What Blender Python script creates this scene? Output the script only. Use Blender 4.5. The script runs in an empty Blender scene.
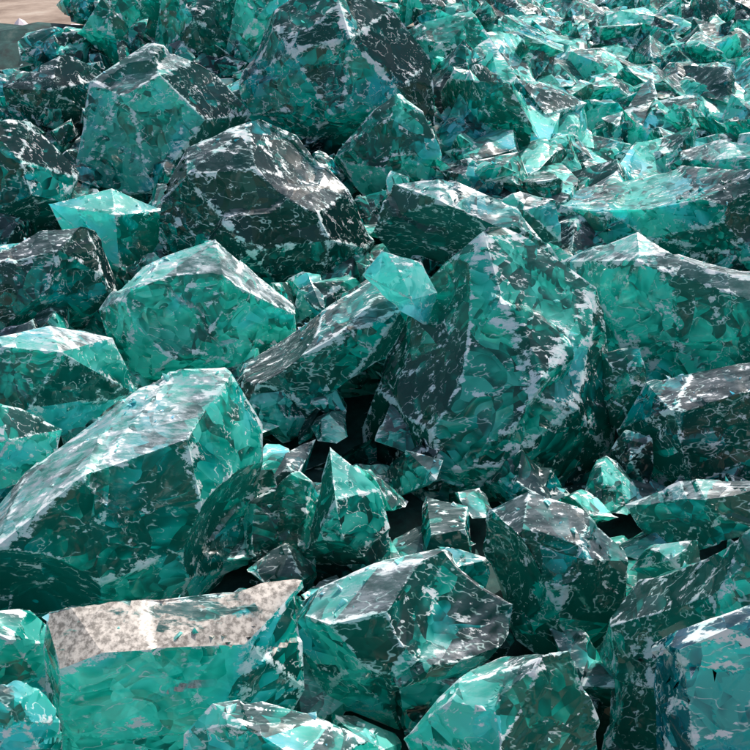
import bpy, bmesh, math, random
import numpy as np
from mathutils import Vector, Matrix, noise, kdtree

random.seed(7); np.random.seed(7)
sc = bpy.context.scene
sc.view_settings.view_transform = 'Standard'
sc.view_settings.look = 'None'
sc.view_settings.exposure = 0

CAM = Vector((0, 0, 1.7)); PITCH = math.radians(32)
F = 804.0
cam = bpy.data.cameras.new("camera"); camo = bpy.data.objects.new("camera", cam)
sc.collection.objects.link(camo)
camo.location = CAM; camo.rotation_euler = (math.radians(90) - PITCH, 0, 0)
cam.sensor_width = 36; cam.lens = 18 / (375 / F)
cam.clip_start = 0.05; cam.clip_end = 2000
sc.camera = camo
R = Matrix.Rotation(math.radians(90) - PITCH, 3, 'X')

def W(a, b, d):
    """image pixel coordinates + estimated distance along the camera ray -> world point"""
    v = Vector(((a - 375) / F, (375 - b) / F, -1)).normalized()
    return CAM + (R @ v) * d

# ------------------------------------------------------------ light
SE, SA = math.radians(56), math.radians(42)   # azimuth from +Y towards +X
sd = Vector((math.sin(SA) * math.cos(SE), math.cos(SA) * math.cos(SE), math.sin(SE)))
sun = bpy.data.lights.new("sun", 'SUN'); sun.energy = 5.0; sun.angle = math.radians(0.5)
sun.color = (1, 0.96, 0.9)
so = bpy.data.objects.new("sun", sun); sc.collection.objects.link(so)
so.rotation_euler = (-sd).to_track_quat('-Z', 'Y').to_euler()
w = bpy.data.worlds.new("World"); sc.world = w; w.use_nodes = True
nt = w.node_tree; bg = nt.nodes['Background']
sky = nt.nodes.new('ShaderNodeTexSky'); sky.sky_type = 'NISHITA'; sky.sun_disc = False
sky.sun_elevation = SE; sky.sun_rotation = SA
sky.dust_density = 4.0
nt.links.new(sky.outputs[0], bg.inputs[0]); bg.inputs[1].default_value = 0.15

# ------------------------------------------------------------ materials
class NB:
    def __init__(s, name):
        s.m = bpy.data.materials.new(name); s.m.use_nodes = True
        s.t = s.m.node_tree; s.t.nodes.clear()
    def n(s, typ, ins=None, **kw):
        nd = s.t.nodes.new(typ)
        for k, v in kw.items(): setattr(nd, k, v)
        for k, v in (ins or {}).items(): s.set(nd.inputs[k], v)
        return nd
    def set(s, sock, v):
        if isinstance(v, bpy.types.NodeSocket): s.t.links.new(v, sock)
        else: sock.default_value = v
    def math(s, op, a, b=0.0, c=None, clamp=False):
        nd = s.n('ShaderNodeMath', operation=op, use_clamp=clamp)
        s.set(nd.inputs[0], a); s.set(nd.inputs[1], b)
        if c is not None: s.set(nd.inputs[2], c)
        return nd.outputs[0]
    def vm(s, op, a, b=None, scale=None):
        nd = s.n('ShaderNodeVectorMath', operation=op)
        s.set(nd.inputs[0], a)
        if b is not None: s.set(nd.inputs[1], b)
        if scale is not None: s.set(nd.inputs['Scale'], scale)
        return nd.outputs[0]
    def ss(s, v, lo, hi, t0=0.0, t1=1.0):
        nd = s.n('ShaderNodeMapRange', interpolation_type='SMOOTHSTEP')
        s.set(nd.inputs[0], v)
        for i, x in enumerate((lo, hi, t0, t1)): s.set(nd.inputs[i + 1], x)
        return nd.outputs[0]
    def noise(s, vec, scale, detail=3, rough=0.5, dist=0.0):
        return s.n('ShaderNodeTexNoise', {'Vector': vec, 'Scale': scale, 'Detail': detail, 'Roughness': rough, 'Distortion': dist}).outputs[0]
    def mix(s, f, a, b):
        nd = s.n('ShaderNodeMix', data_type='RGBA')
        s.set(nd.inputs[0], f); s.set(nd.inputs[6], a); s.set(nd.inputs[7], b)
        return nd.outputs[2]
    def fmix(s, f, a, b):
        nd = s.n('ShaderNodeMix', data_type='FLOAT')
        s.set(nd.inputs[0], f); s.set(nd.inputs[2], a); s.set(nd.inputs[3], b)
        return nd.outputs[0]
    def ramp(s, v, stops):
        nd = s.n('ShaderNodeValToRGB'); cr = nd.color_ramp
        while len(cr.elements) < len(stops): cr.elements.new(0.5)
        for e, (p, c) in zip(cr.elements, stops): e.position = p; e.color = (*c, 1)
        s.set(nd.inputs[0], v); return nd.outputs[0]
    def mixs(s, f, a, b):
        nd = s.n('ShaderNodeMixShader'); s.set(nd.inputs[0], f); s.set(nd.inputs[1], a); s.set(nd.inputs[2], b)
        return nd.outputs[0]

def glass_mat(name, dark, mid, bright, light, tonebias=0.0, dust_sheen_amt=1.0, up0=0.45, brown=0.0, scuff=0.0, k=1.0, dots=False, trans=0.5):
    b = NB(name)
    tc = b.n('ShaderNodeTexCoord'); oi = b.n('ShaderNodeObjectInfo'); geo = b.n('ShaderNodeNewGeometry')
    off = b.vm('SCALE', (13.1, 7.7, 5.3), scale=oi.outputs['Random'])
    P = b.vm('ADD', tc.outputs['Object'], off)
    edge = b.n('ShaderNodeAttribute', attribute_name='edge').outputs['Fac']
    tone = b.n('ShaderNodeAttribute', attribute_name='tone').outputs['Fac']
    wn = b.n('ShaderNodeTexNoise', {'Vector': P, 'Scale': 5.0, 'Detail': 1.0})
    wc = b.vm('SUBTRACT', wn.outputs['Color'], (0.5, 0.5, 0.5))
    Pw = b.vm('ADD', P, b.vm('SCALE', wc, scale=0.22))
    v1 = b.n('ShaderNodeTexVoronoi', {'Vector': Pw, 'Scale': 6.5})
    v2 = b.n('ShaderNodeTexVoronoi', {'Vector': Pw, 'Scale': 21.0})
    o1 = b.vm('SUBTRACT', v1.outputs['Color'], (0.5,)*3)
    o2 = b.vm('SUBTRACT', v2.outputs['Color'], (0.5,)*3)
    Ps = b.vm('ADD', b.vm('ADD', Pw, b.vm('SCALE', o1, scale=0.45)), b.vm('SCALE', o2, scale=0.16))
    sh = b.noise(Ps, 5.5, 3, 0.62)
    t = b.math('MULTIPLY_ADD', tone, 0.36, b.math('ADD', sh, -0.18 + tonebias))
    col = b.ramp(t, [(0.42, dark), (0.49, mid), (0.56, bright), (0.67, light)])  # jagged light and dark of refraction inside the glass, painted into the base colour
    # the melt drifts towards blue in places
    col = b.mix(b.ss(b.n('ShaderNodeSeparateColor', {0: wn.outputs['Color']}).outputs[1], 0.50, 0.68, 0.0, 0.45), col,
                b.vm('MULTIPLY', col, (1.0, 0.80, 1.55)))
    N = b.vm('NORMALIZE', b.vm('ADD', b.vm('ADD', geo.outputs['Normal'], b.vm('SCALE', wc, scale=0.30)),
              b.vm('ADD', b.vm('SCALE', o2, scale=0.14), b.vm('SCALE', o1, scale=0.22))))
    mp = b.n('ShaderNodeMapping', {'Vector': b.vm('ADD', P, b.vm('SCALE', o1, scale=0.3)), 'Rotation': (0.7, 0.4, 0.9), 'Scale': (11, 40, 20)}).outputs[0]
    n1 = b.noise(mp, 1.0, 5, 0.74)
    n3 = b.noise(mp, 0.55, 3, 0.60)
    n2 = wn.outputs[0]
    nz = b.n('ShaderNodeSeparateXYZ', {0: geo.outputs['Normal']}).outputs[2]
    up = b.ss(nz, up0, up0 + 0.40)
    dust_sheen = b.math('MULTIPLY', b.math('MULTIPLY_ADD', up, 0.48, 0.02), b.math('MULTIPLY_ADD', b.ss(n1, 0.35, 0.65), 0.7, 0.3))
    dust_sheen = b.math('MULTIPLY', dust_sheen, dust_sheen_amt, clamp=True)
    dcol = b.mix(n2, (0.50, 0.48, 0.54, 1), (0.38, 0.54, 0.54, 1))  # dust on upward faces, with the grey-violet sky sheen painted into its colour
    wraw = b.math('MULTIPLY_ADD', edge, 0.20, n1)
    wraw = b.math('MULTIPLY_ADD', b.ss(n3, 0.52, 0.66), 0.07 + scuff * 0.4, wraw)
    chip = b.ss(wraw, 0.635, 0.69)
    fil = b.ss(b.math('ABSOLUTE', b.math('SUBTRACT', n3, 0.52)), 0.003, 0.015, 1, 0)
    worn = b.math('MAXIMUM', b.ss(n1, 0.46 - scuff, 0.56 - scuff), b.math('MULTIPLY', edge, 0.9))
    fil = b.math('MULTIPLY', fil, b.math('MULTIPLY', worn, 0.8))
    wm = b.math('MAXIMUM', chip, fil)
    if dots:
        vd = b.n('ShaderNodeTexVoronoi', {'Vector': P, 'Scale': 110.0})
        wm = b.math('MAXIMUM', wm, b.math('MULTIPLY', b.ss(vd.outputs['Distance'], 0.10, 0.24, 0.6, 0), b.ss(n2, 0.40, 0.45, 1, 0)))
    wm = b.math('MULTIPLY', wm, 0.95 * k)
    wcol = b.mix(b.ss(n1, 0.46, 0.62), (0.50, 0.78, 0.74, 1), (0.98, 0.98, 0.98, 1))
    c2 = b.mix(dust_sheen, col, dcol); c3 = b.mix(wm, c2, wcol)
    solid = b.math('MAXIMUM', dust_sheen, wm)
    if brown > 0:
        br = b.math('MULTIPLY', b.ss(nz, 0.6, 0.75), b.ss(b.math('MULTIPLY_ADD', n2, -0.9, b.math('ADD', n1, 0.45)), 0.27, 0.40))
        bc = b.mix(b.ss(b.noise(P, 90, 4, 0.7), 0.35, 0.62), (0.16, 0.14, 0.12, 1), (0.52, 0.47, 0.42, 1))
        c3 = b.mix(br, c3, bc); solid = b.math('MAXIMUM', solid, br)
    rough = b.math('MULTIPLY_ADD', solid, 0.42, 0.045)
    pr = b.n('ShaderNodeBsdfPrincipled', {'Base Color': c3, 'Roughness': rough, 'IOR': 1.65, 'Normal': N,
             'Transmission Weight': b.fmix(solid, trans, 0.0) if trans > 0 else 0.0}).outputs[0]
    tr = b.n('ShaderNodeBsdfTranslucent', {'Color': b.mix(0.28, c3, (0.0, 1.0, 0.82, 1)), 'Normal': N}).outputs[0]
    body = b.mixs(b.fmix(solid, 0.45, 0.05), pr, tr)
    out = b.n('ShaderNodeOutputMaterial'); b.t.links.new(body, out.inputs[0])
    return b.m

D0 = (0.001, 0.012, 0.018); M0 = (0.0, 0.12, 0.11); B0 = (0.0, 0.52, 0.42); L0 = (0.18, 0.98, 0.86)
MATS = {
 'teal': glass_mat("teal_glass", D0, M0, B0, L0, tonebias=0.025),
 'slab': glass_mat("frosted_teal_glass", D0, M0, B0, L0, dust_sheen_amt=2.0, up0=0.35, tonebias=0.02),
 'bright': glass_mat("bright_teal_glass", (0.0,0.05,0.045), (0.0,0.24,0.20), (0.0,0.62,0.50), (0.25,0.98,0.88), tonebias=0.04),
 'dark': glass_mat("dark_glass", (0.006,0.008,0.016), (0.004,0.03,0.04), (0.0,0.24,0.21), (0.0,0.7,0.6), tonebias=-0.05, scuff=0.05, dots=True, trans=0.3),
 'grey': glass_mat("dusty_glass", (0.014,0.012,0.022), (0.008,0.05,0.06), (0.0,0.38,0.33), (0.12,0.85,0.74), tonebias=-0.01, dust_sheen_amt=1.6, scuff=0.05, trans=0.4),
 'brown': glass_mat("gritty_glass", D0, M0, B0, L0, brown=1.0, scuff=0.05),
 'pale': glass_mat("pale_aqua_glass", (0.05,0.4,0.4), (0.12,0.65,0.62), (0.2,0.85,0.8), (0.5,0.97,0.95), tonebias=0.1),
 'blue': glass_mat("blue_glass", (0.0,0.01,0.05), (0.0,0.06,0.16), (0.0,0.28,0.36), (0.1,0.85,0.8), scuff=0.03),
 'rubble': glass_mat("teal_glass_rubble", (0.001,0.03,0.03), (0.0,0.17,0.145), (0.0,0.54,0.43), (0.2,0.96,0.84), tonebias=0.02, dust_sheen_amt=0.8, trans=0.0),
}

# ------------------------------------------------------------ rock builder
def rock_arrays(pts, maxedge, chamfers=6, scoops=5, seed=0, cells=20, camp=0.04):
    rnd = random.Random(seed); rs = np.random.RandomState(seed)
    bm = bmesh.new()
    for p in pts: bm.verts.new(p)
    r = bmesh.ops.convex_hull(bm, input=bm.verts)
    bmesh.ops.delete(bm, geom=list({g for g in r['geom_interior'] + r['geom_unused'] if isinstance(g, bmesh.types.BMVert)}), context='VERTS')
    cen = sum((v.co for v in bm.verts), Vector()) / len(bm.verts)
    size = max((v.co - cen).length for v in bm.verts)
    for i in range(chamfers):
        v = rnd.choice(list(bm.verts))
        nrm = ((v.co - cen).normalized() + Vector([rnd.uniform(-.6, .6) for _ in range(3)])).normalized()
        hi = max((q.co - cen).dot(nrm) for q in bm.verts)
        cut = hi - size * rnd.uniform(0.02, 0.09)
        g = bmesh.ops.bisect_plane(bm, geom=list(bm.verts) + list(bm.edges) + list(bm.faces), plane_co=cen + nrm * cut, plane_no=nrm, clear_outer=True)
        es = [x for x in g['geom_cut'] if isinstance(x, bmesh.types.BMEdge)]
        bmesh.ops.holes_fill(bm, edges=es, sides=0)
    bmesh.ops.recalc_face_normals(bm, faces=bm.faces)
    bmesh.ops.dissolve_limit(bm, angle_limit=math.radians(10), verts=bm.verts, edges=bm.edges)
    tl = bm.faces.layers.float.new('tone')
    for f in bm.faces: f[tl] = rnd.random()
    kd_pts = []
    for e in bm.edges:
        a, b_ = e.verts[0].co, e.verts[1].co
        ang = e.calc_face_angle(0.0)
        if ang < 0.2: continue
        n = max(2, int((a - b_).length / (maxedge * 0.7)))
        for i in range(n + 1): kd_pts.append(a.lerp(b_, i / n))
    kd = kdtree.KDTree(len(kd_pts))
    for i, p in enumerate(kd_pts): kd.insert(p, i)
    kd.balance()
    bmesh.ops.triangulate(bm, faces=bm.faces)
    for it in range(9):
        es = [e for e in bm.edges if e.calc_length() > maxedge]
        if not es: break
        bmesh.ops.subdivide_edges(bm, edges=es, cuts=1, use_grid_fill=False)
        bmesh.ops.triangulate(bm, faces=[f for f in bm.faces if len(f.verts) > 3])
    bm.normal_update(); bm.verts.index_update()
    V = np.array([v.co[:] for v in bm.verts]); Nn = np.array([v.normal[:] for v in bm.verts])
    Fc = np.array([[v.index for v in f.verts] for f in bm.faces]); T = np.array([f[tl] for f in bm.faces])
    bm.free()
    ew = size * 0.04 + 0.004
    E = np.array([max(0.0, 1 - kd.find(Vector(p))[2] / ew) for p in V])
    for i in range(scoops):
        k = rnd.randrange(len(kd_pts)); v = np.array(kd_pts[k])
        j = int(np.argmin(((V - v) ** 2).sum(1)))
        n = Nn[j] / (np.linalg.norm(Nn[j]) + 1e-9)
        n = n + np.array([rnd.uniform(-.6, .6) for _ in range(3)]); n /= np.linalg.norm(n)
        rr = size * rnd.uniform(0.7, 3.0)
        c = v + n * (rr - size * rnd.uniform(0.03, 0.11))
        d = V - c; L = np.linalg.norm(d, axis=1)
        ins = L < rr
        rip = 0.0022 * size * np.sin((np.linalg.norm(V[ins] - v, axis=1) / size) ** 0.8 * 45) * rnd.choice([0, 0, 1])
        V[ins] = c + d[ins] / L[ins][:, None] * (rr + rip)[:, None]
        rim = np.clip(1 - np.abs(L - rr) / (ew * 0.25), 0, 1)
        E = np.maximum(E * np.where(ins, 0.5, 1), rim)
        fi = ins[Fc].all(axis=1); T[fi] = 0.3 * T[fi] + 0.7 * rnd.random()
    if cells:
        wob = np.array([noise.noise_vector(Vector(p) / size * 3.0)[:] for p in V]) * size * 0.15
        Q = V + wob
        cs = V[rs.randint(0, len(V), cells)] + rs.normal(0, 0.1 * size, (cells, 3))
        D2 = np.stack([np.linalg.norm(Q - c, axis=1) for c in cs], 1)
        o = np.argsort(D2, 1)[:, :2]; idx = o[:, 0]; idx2 = o[:, 1]
        dd = D2[np.arange(len(V)), idx2] - D2[np.arange(len(V)), idx]
        g = rs.normal(0, camp, (cells, 3)); h = rs.uniform(-0.02, 0.008, cells) * size
        f1 = ((V - cs[idx]) * g[idx]).sum(1) + h[idx]
        f2 = ((V - cs[idx2]) * g[idx2]).sum(1) + h[idx2]
        wgt = 0.5 + 0.5 * np.clip(dd / (0.025 * size), 0, 1)
        off = np.clip(f1 * wgt + f2 * (1 - wgt), -0.05 * size, 0.03 * size)
        V = V + Nn * off[:, None]
        E = np.maximum(E, 0.7 * np.clip(1 - dd / (0.02 * size), 0, 1) * rs.uniform(0, 1.3, cells)[idx])
        ct = rs.uniform(-.25, .25, cells)
        T = np.clip(T + ct[idx[Fc[:, 0]]], 0, 1)
    return V, Fc, T, E

def to_object(name, V, Fc, T, E, mat, ang=15):
    c = V.mean(axis=0)
    me = bpy.data.meshes.new(name)
    me.vertices.add(len(V)); me.vertices.foreach_set('co', (V - c).astype(np.float32).ravel())
    me.loops.add(len(Fc) * 3); me.loops.foreach_set('vertex_index', Fc.astype(np.int32).ravel())
    me.polygons.add(len(Fc)); me.polygons.foreach_set('loop_start', np.arange(0, len(Fc) * 3, 3, dtype=np.int32))
    me.update(calc_edges=True)
    me.polygons.foreach_set('use_smooth', np.ones(len(Fc), dtype=bool))
    a = me.attributes.new('edge', 'FLOAT', 'POINT'); a.data.foreach_set('value', E.astype(np.float32))
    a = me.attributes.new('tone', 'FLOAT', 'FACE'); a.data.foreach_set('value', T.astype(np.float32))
    me.set_sharp_from_angle(angle=math.radians(ang))
    me.materials.append(mat)
    o = bpy.data.objects.new(name, me); sc.collection.objects.link(o); o.location = c
    return o

# each rock: material, distance, outline and inner ridge points in image pixels (.., closer by m)
ROCKS = [
 ('brown',1.85,[(50,612),(130,600),(292,588),(300,690),(240,800),(60,800),(45,650)],[(60,655,.12),(150,650,.14),(245,645,.12),(60,780,.08),(236,780,.06)]),
 ('grey',1.98,[(285,607),(385,562),(455,545),(512,605),(500,650),(400,727),(330,700),(300,645)],[(330,625,.12),(440,600,.13),(380,690,.15),(495,612,.1)]),
 ('teal',1.72,[(405,738),(470,668),(500,652),(565,655),(592,720),(595,790),(430,800)],[(505,660,.1),(500,760,.16)]),
 ('teal',1.70,[(188,735),(215,705),(262,694),(330,722),(375,750),(360,810),(190,810)],[(250,720,.08),(300,760,.12)]),
 ('dark',2.12,[(480,560),(490,510),(530,492),(590,515),(635,562),(620,620),(568,674),(500,625)],[(520,540,.14),(575,560,.15),(560,620,.14)]),
 ('grey',1.92,[(590,750),(598,665),(640,580),(682,530),(750,488),(830,500),(830,800),(590,810)],[(652,612,.14),(662,770,.16),(720,590,.16)]),
 ('blue',1.68,[(654,640),(720,612),(800,600),(810,800),(662,800)],[(680,650,.08),(700,790,.1)]),
 ('slab',2.30,[(-40,560),(30,472),(110,408),(168,375),(232,372),(258,425),(262,500),(245,560),(205,600),(60,618),(-40,620)],[(0,545,.22),(85,475,.24),(190,437,.2),(210,540,.22),(60,600,.22)]),
 ('teal',2.42,[(232,580),(250,505),(300,470),(322,500),(320,600),(250,615)],[(270,520,.1),(290,590,.12)]),
 ('grey',2.30,[(296,590),(308,520),(330,450),(378,492),(392,565),(330,600)],[(335,500,.1),(350,570,.12)]),
 ('dark',2.85,[(240,365),(345,300),(400,265),(432,300),(416,345),(372,390),(330,440),(272,462),(242,440)],[(262,378,.16),(340,335,.2),(400,312,.16),(320,420,.16)]),
 ('pale',2.55,[(362,275),(385,250),(420,260),(436,292),(428,326),(404,312)],[(400,272,.05),(412,300,.06)]),
 ('teal',2.78,[(362,400),(385,305),(440,258),(480,222),(520,240),(592,292),(614,400),(608,455),(570,508),(480,548),(400,560),(375,520)],[(485,236,.06),(415,360,.24),(530,395,.30),(580,410,.2),(440,470,.32),(500,470,.34)]),
 ('grey',3.35,[(378,235),(395,185),(440,180),(510,205),(562,265),(540,320),(420,310)],[(440,200,.1),(520,250,.14)]),
 ('grey',3.05,[(565,265),(640,235),(750,262),(830,285),(830,410),(740,445),(640,405),(600,335)],[(640,260,.14),(700,310,.2),(640,350,.16),(760,380,.18)]),
 ('dark',2.72,[(620,430),(650,385),(760,360),(830,380),(830,495),(700,495),(636,480)],[(670,410,.14),(740,420,.16),(700,480,.14)]),
 ('grey',2.4,[(628,505),(680,482),(770,478),(760,530),(660,560)],[(690,505,.08)]),
 ('grey',2.25,[(630,570),(650,545),(700,540),(700,590)],[(670,560,.06)]),
 ('dark',3.50,[(150,215),(190,150),(262,120),(300,130),(345,190),(374,250),(310,320),(200,300)],[(185,175,.12),(290,165,.14),(250,250,.2),(330,240,.16)]),
 ('slab',3.02,[(105,310),(138,266),(215,240),(250,280),(302,322),(290,375),(130,395)],[(135,295,.12),(225,280,.14),(180,350,.16)]),
 ('slab',2.85,[(-30,345),(50,328),(110,340),(135,395),(70,440),(-30,440)],[(60,352,.12),(30,410,.12)]),
 ('teal',2.6,[(-30,400),(20,410),(60,430),(50,470),(-30,500)],[(10,440,.06)]),
 ('dark',3.35,[(-30,272),(50,225),(92,212),(122,290),(100,335),(-30,345)],[(60,250,.12),(40,310,.14)]),
 ('bright',3.6,[(50,205),(112,190),(162,212),(160,285),(100,300)],[(115,215,.1),(120,270,.1)]),
 ('grey',4.25,[(72,200),(95,85),(150,50),(200,60),(246,115),(220,170),(165,215)],[(125,80,.12),(160,75,.12),(150,190,.16),(205,120,.14)]),
 ('dark',4.0,[(-30,245),(-20,120),(30,125),(82,180),(64,235)],[(20,160,.1),(40,220,.12)]),
 ('dark',4.7,[(5,90),(60,55),(112,80),(95,165),(50,180),(15,140)],[(50,90,.12)]),
 ('bright',5.2,[(58,70),(78,10),(108,-20),(160,-10),(160,60),(110,105)],[(110,20,.12),(120,60,.1)]),
 ('teal',5.0,[(150,50),(165,-25),(235,-15),(255,60),(220,110),(170,100)],[(195,20,.12)]),
 ('dark',5.4,[(-30,70),(20,48),(62,62),(50,120),(-30,130)],[(20,70,.1)]),
 ('teal',4.9,[(225,60),(240,-15),(290,-25),(300,60),(260,110)],[(255,20,.12)]),
 ('bright',5.0,[(395,40),(420,25),(470,10),(500,60),(470,120),(410,110)],[(440,40,.12)]),
 ('dark',4.25,[(245,85),(268,20),(330,-20),(392,10),(428,60),(432,150),(372,175),(300,165),(250,125)],[(290,50,.14),(350,40,.16),(340,130,.22),(400,90,.14)]),
 ('teal',3.95,[(332,160),(375,112),(400,95),(442,130),(436,185),(372,200)],[(385,130,.1),(400,170,.12)]),
 ('dark',3.75,[(335,205),(390,190),(405,240),(350,262)],[(370,215,.06)]),
 ('dark',3.9,[(432,168),(470,160),(505,182),(490,215),(440,205)],[(465,175,.06)]),
 ('teal',4.0,[(542,218),(580,185),(680,165),(760,172),(830,215),(800,270),(700,275),(600,262)],[(590,205,.1),(670,190,.14),(760,215,.14),(650,240,.14)]),
 ('grey',4.3,[(660,160),(720,140),(800,150),(800,200),(700,200)],[(720,160,.1)]),
 ('grey',3.5,[(490,210),(520,190),(556,200),(560,240),(520,245)],[(525,210,.06)]),
 ('teal',3.2,[(555,270),(590,245),(620,260),(610,300),(580,310)],[(590,265,.06)]),
 ('dark',2.75,[(600,350),(640,350),(650,400),(630,440),(600,420)],[(620,380,.05)]),
 ('teal',3.25,[(290,330),(300,290),(350,270),(380,290),(360,330),(310,350)],[(330,300,.06)]),
 ('bright',3.7,[(150,300),(145,260),(170,240),(190,290)],[(160,270,.04)]),
 ('dark',2.65,[(600,470),(625,430),(650,440),(655,500),(610,510)],[(630,460,.05)]),
 ('teal',2.85,[(260,480),(310,440),(345,420),(385,430),(395,500),(330,530),(270,520)],[(330,450,.06),(350,490,.06)]),
 ('teal',2.1,[(200,610),(240,585),(300,590),(330,640),(300,720),(230,700)],[(280,620,.05)]),
 ('bright',2.3,[(570,590),(620,560),(650,590),(640,660),(590,680)],[(610,600,.05)]),
 ('teal',1.75,[(-30,690),(30,680),(60,720),(60,800),(-30,800)],[(20,710,.07)]),
 ('teal',2.05,[(-40,615),(30,610),(60,640),(55,700),(-40,700)],[(10,640,.07)]),
 ('teal',2.35,[(390,575),(440,545),(490,560),(480,600),(400,610)],[(440,570,.06)]),
]
tot = 0
for i, (m, dist, outl, inner) in enumerate(ROCKS):
    xs = [p[0] for p in outl]; ys = [p[1] for p in outl]
    cx, cy = sum(xs) / len(xs), sum(ys) / len(ys)
    wid = (max(max(xs) - min(xs), max(ys) - min(ys))) / F * dist
    th = PITCH + math.atan((cy - 375) / F); kk = 0.55 * math.tan(th) * dist / F
    g = 1.05
    pts = [W(cx + (x - cx) * g, cy + (y - cy) * g, dist + kk * (y - cy)) for x, y in outl]
    pts += [W(x, y, dist - dz + kk * (y - cy)) for x, y, dz in inner]
    pts += [W(cx + (x - cx) * .8, cy + (y - cy) * .8, dist + wid * .4 + kk * (y - cy)) for x, y in outl]
    V, Fc, T, E = rock_arrays(pts, 0.0058 * dist, chamfers=1 if m == 'brown' else 4, scoops=1 if m == 'brown' else 5, seed=i + 3)
    tot += len(Fc)
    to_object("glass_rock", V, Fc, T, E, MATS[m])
print("big tris", tot)

# ------------------------------------------------------------ pile terrain + rubble
def sstep(a, b, x):
    t = min(1, max(0, (x - a) / (b - a))); return t * t * (3 - 2 * t)
def hpile(x, y):
    yy = max(y - 1, 0)
    l = (0.1 + 0.056 * yy * yy) * (1 - sstep(5.2, 6.6, y))
    r = (0.1 + 0.05 * yy) * (1 - sstep(12.5, 14, y))
    wl = sstep(0.2, 1.0, x - 0.05 * y)
    h = l * (1 - wl) + r * wl
    return h * sstep(-6, -4.5, x) 
variants = []
for k in range(16):
    rnd = random.Random(100 + k)
    pts = []
    sx, sy, sz = rnd.uniform(.8, 1.4), rnd.uniform(.6, 1), rnd.uniform(.45, .95)
    for j in range(10):
        v = Vector([rnd.gauss(0, 1) for _ in range(3)]).normalized() * rnd.uniform(.8, 1.1)
        pts.append(Vector((v.x * sx, v.y * sy, v.z * sz)))
    variants.append(rock_arrays(pts, 0.17, chamfers=2, scoops=3, seed=200 + k, cells=8))
VV, FF, TT, EE = [], [], [], []; base = 0
def add_chunk(x, y, z, s, vs=None):
    global base
    V, Fc, T, E = random.choice(vs or variants)
    q = Matrix.Rotation(random.uniform(0, 6.28), 3, 'Z') @ Matrix.Rotation(random.uniform(-.9, .9), 3, 'X') @ Matrix.Rotation(random.uniform(-.9, .9), 3, 'Y')
    V2 = V @ np.array(q).T * s + np.array([x, y, z])
    VV.append(V2); FF.append(Fc + base); TT.append(np.clip(T * .6 + random.random() * .4, 0, 1)); EE.append(E); base += len(V)
for i in range(1500):
    x = random.uniform(-3.4, 3.4); y = random.uniform(0.6, 5.6)
    if abs(x) > 0.58 * y + 0.4: continue
    if x < -1.9 and y > 4.6: continue
    s = random.uniform(.09, .18)
    add_chunk(x, y, hpile(x, y) + 0.01 - s * 0.8 + random.uniform(-.05, .04), s)
for i in range(750):
    y = 3.7 + 10 * random.random() ** 1.3; x = random.uniform(0.1, 0.56 * y + .6)
    if x - 0.05 * y < 0.15: continue
    s = random.choice([.20, .28, .38, .50]) * random.uniform(.8, 1.2)
    add_chunk(x, y, hpile(x, y) - 0.06 + random.uniform(-.12, .06) - (s - .2) * .5, s)
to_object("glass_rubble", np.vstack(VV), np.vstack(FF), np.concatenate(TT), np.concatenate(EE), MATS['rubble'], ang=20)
print("rubble tris", sum(len(f) for f in FF))

b = NB("dark_grit")
tc = b.n('ShaderNodeTexCoord').outputs['Object']
c = b.ramp(b.noise(tc, 12, 6, .7), [(0.35, (.005, .02, .02)), (.55, (.01, .06, .055)), (.7, (.06, .1, .09))])
bs = b.n('ShaderNodeBsdfPrincipled', {'Base Color': c, 'Roughness': .8}).outputs[0]
b.t.links.new(bs, b.n('ShaderNodeOutputMaterial').inputs[0]); grit = b.m
b = NB("yard_dirt")
tc = b.n('ShaderNodeTexCoord').outputs['Object']
c = b.ramp(b.noise(tc, 1.3, 8, .7), [(0.35, (.16, .11, .08)), (.55, (.3, .23, .18)), (.7, (.42, .36, .3))])
bs = b.n('ShaderNodeBsdfPrincipled', {'Base Color': c, 'Roughness': .9}).outputs[0]
b.t.links.new(bs, b.n('ShaderNodeOutputMaterial').inputs[0]); dirt = b.m
b = NB("white_plastic")
bs = b.n('ShaderNodeBsdfPrincipled', {'Base Color': (.7, .62, .65, 1), 'Roughness': .35}).outputs[0]
b.t.links.new(bs, b.n('ShaderNodeOutputMaterial').inputs[0]); plast = b.m

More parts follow.
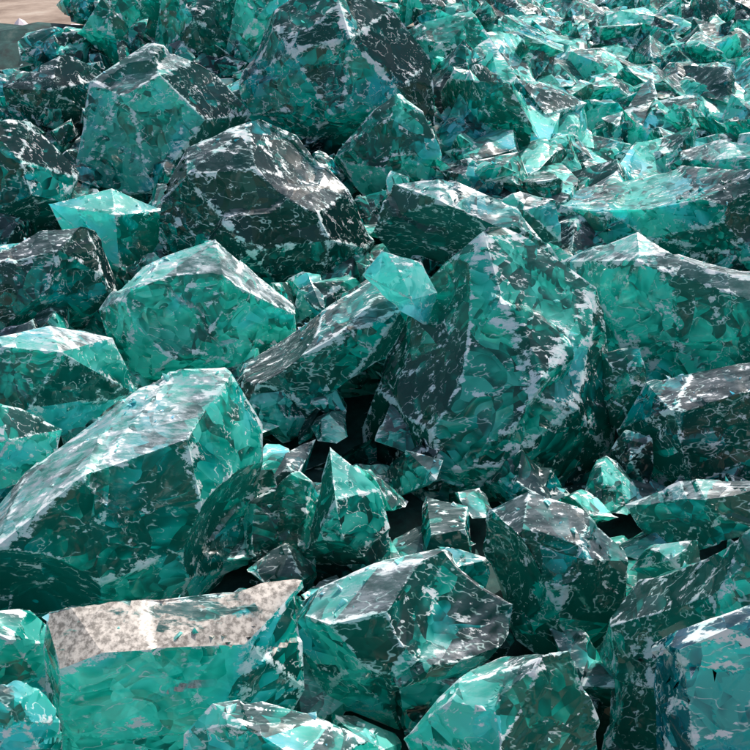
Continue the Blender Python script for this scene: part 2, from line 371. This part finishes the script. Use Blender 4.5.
def grid_obj(name, x0, x1, y0, y1, n, hf, mat):
    vs = []; fs = []
    for j in range(n + 1):
        for i in range(n + 1):
            x = x0 + (x1 - x0) * i / n; y = y0 + (y1 - y0) * j / n
            vs.append((x, y, hf(x, y)))
    for j in range(n):
        for i in range(n):
            a = j * (n + 1) + i; fs.append((a, a + 1, a + n + 2, a + n + 1))
    me = bpy.data.meshes.new(name); me.from_pydata(vs, [], fs); me.materials.append(mat)
    o = bpy.data.objects.new(name, me); sc.collection.objects.link(o); return o
grid_obj("pile_core", -7, 10, -0.5, 14.5, 170, lambda x, y: hpile(x, y) - 0.22 + 0.04 * noise.noise(Vector((x * 6, y * 6, 0))), grit)
grid_obj("ground", -600, 600, -600, 600, 40, lambda x, y: -0.12, dirt)
def crump(x, y):
    p = Vector((x * 3, y * 3, 0)); rr = math.hypot(x + 3.5, (y - 8.6) * .8)
    return -0.125 + max(0, 0.45 * (1 - rr / 1.1)) + 0.3 * abs(noise.noise(p)) * (rr < 1.0) + 0.14 * noise.noise(p * 3) * (rr < 1.0)
grid_obj("crumpled_plastic_sheet", -4.7, -2.3, 7.2, 10.0, 70, crump, plast)

# ------------------------------------------------------------ small chips lying on the rocks
bpy.context.view_layer.update()
dg = bpy.context.evaluated_depsgraph_get()
small = []
for k in range(8):
    rnd = random.Random(900 + k)
    pts = [Vector((rnd.gauss(0, 1), rnd.gauss(0, .7), rnd.gauss(0, .45))) for j in range(8)]
    small.append(rock_arrays(pts, 0.7, chamfers=0, scoops=0, seed=k, cells=0))
VV, FF, TT, EE = [], [], [], []; base = 0
rc = random.Random(5)
for cl in range(260):
    y0 = rc.uniform(0.9, 4.8); x0 = rc.uniform(-0.55 * y0 - .1, 0.55 * y0 + .1)
    for k in range(rc.randint(2, 12)):
        x = x0 + rc.gauss(0, .07); y = y0 + rc.gauss(0, .07)
        ok, loc, nrm, _, ob, _ = sc.ray_cast(dg, Vector((x, y, 5)), Vector((0, 0, -1)))
        if not ok or nrm.z < 0.55: continue
        s = 0.003 + 0.009 * rc.random() ** 3
        add_chunk(loc.x, loc.y, loc.z + s * 0.2, s, small)
to_object("glass_chips", np.vstack(VV), np.vstack(FF), np.concatenate(TT), np.concatenate(EE), MATS['pale'], ang=20)
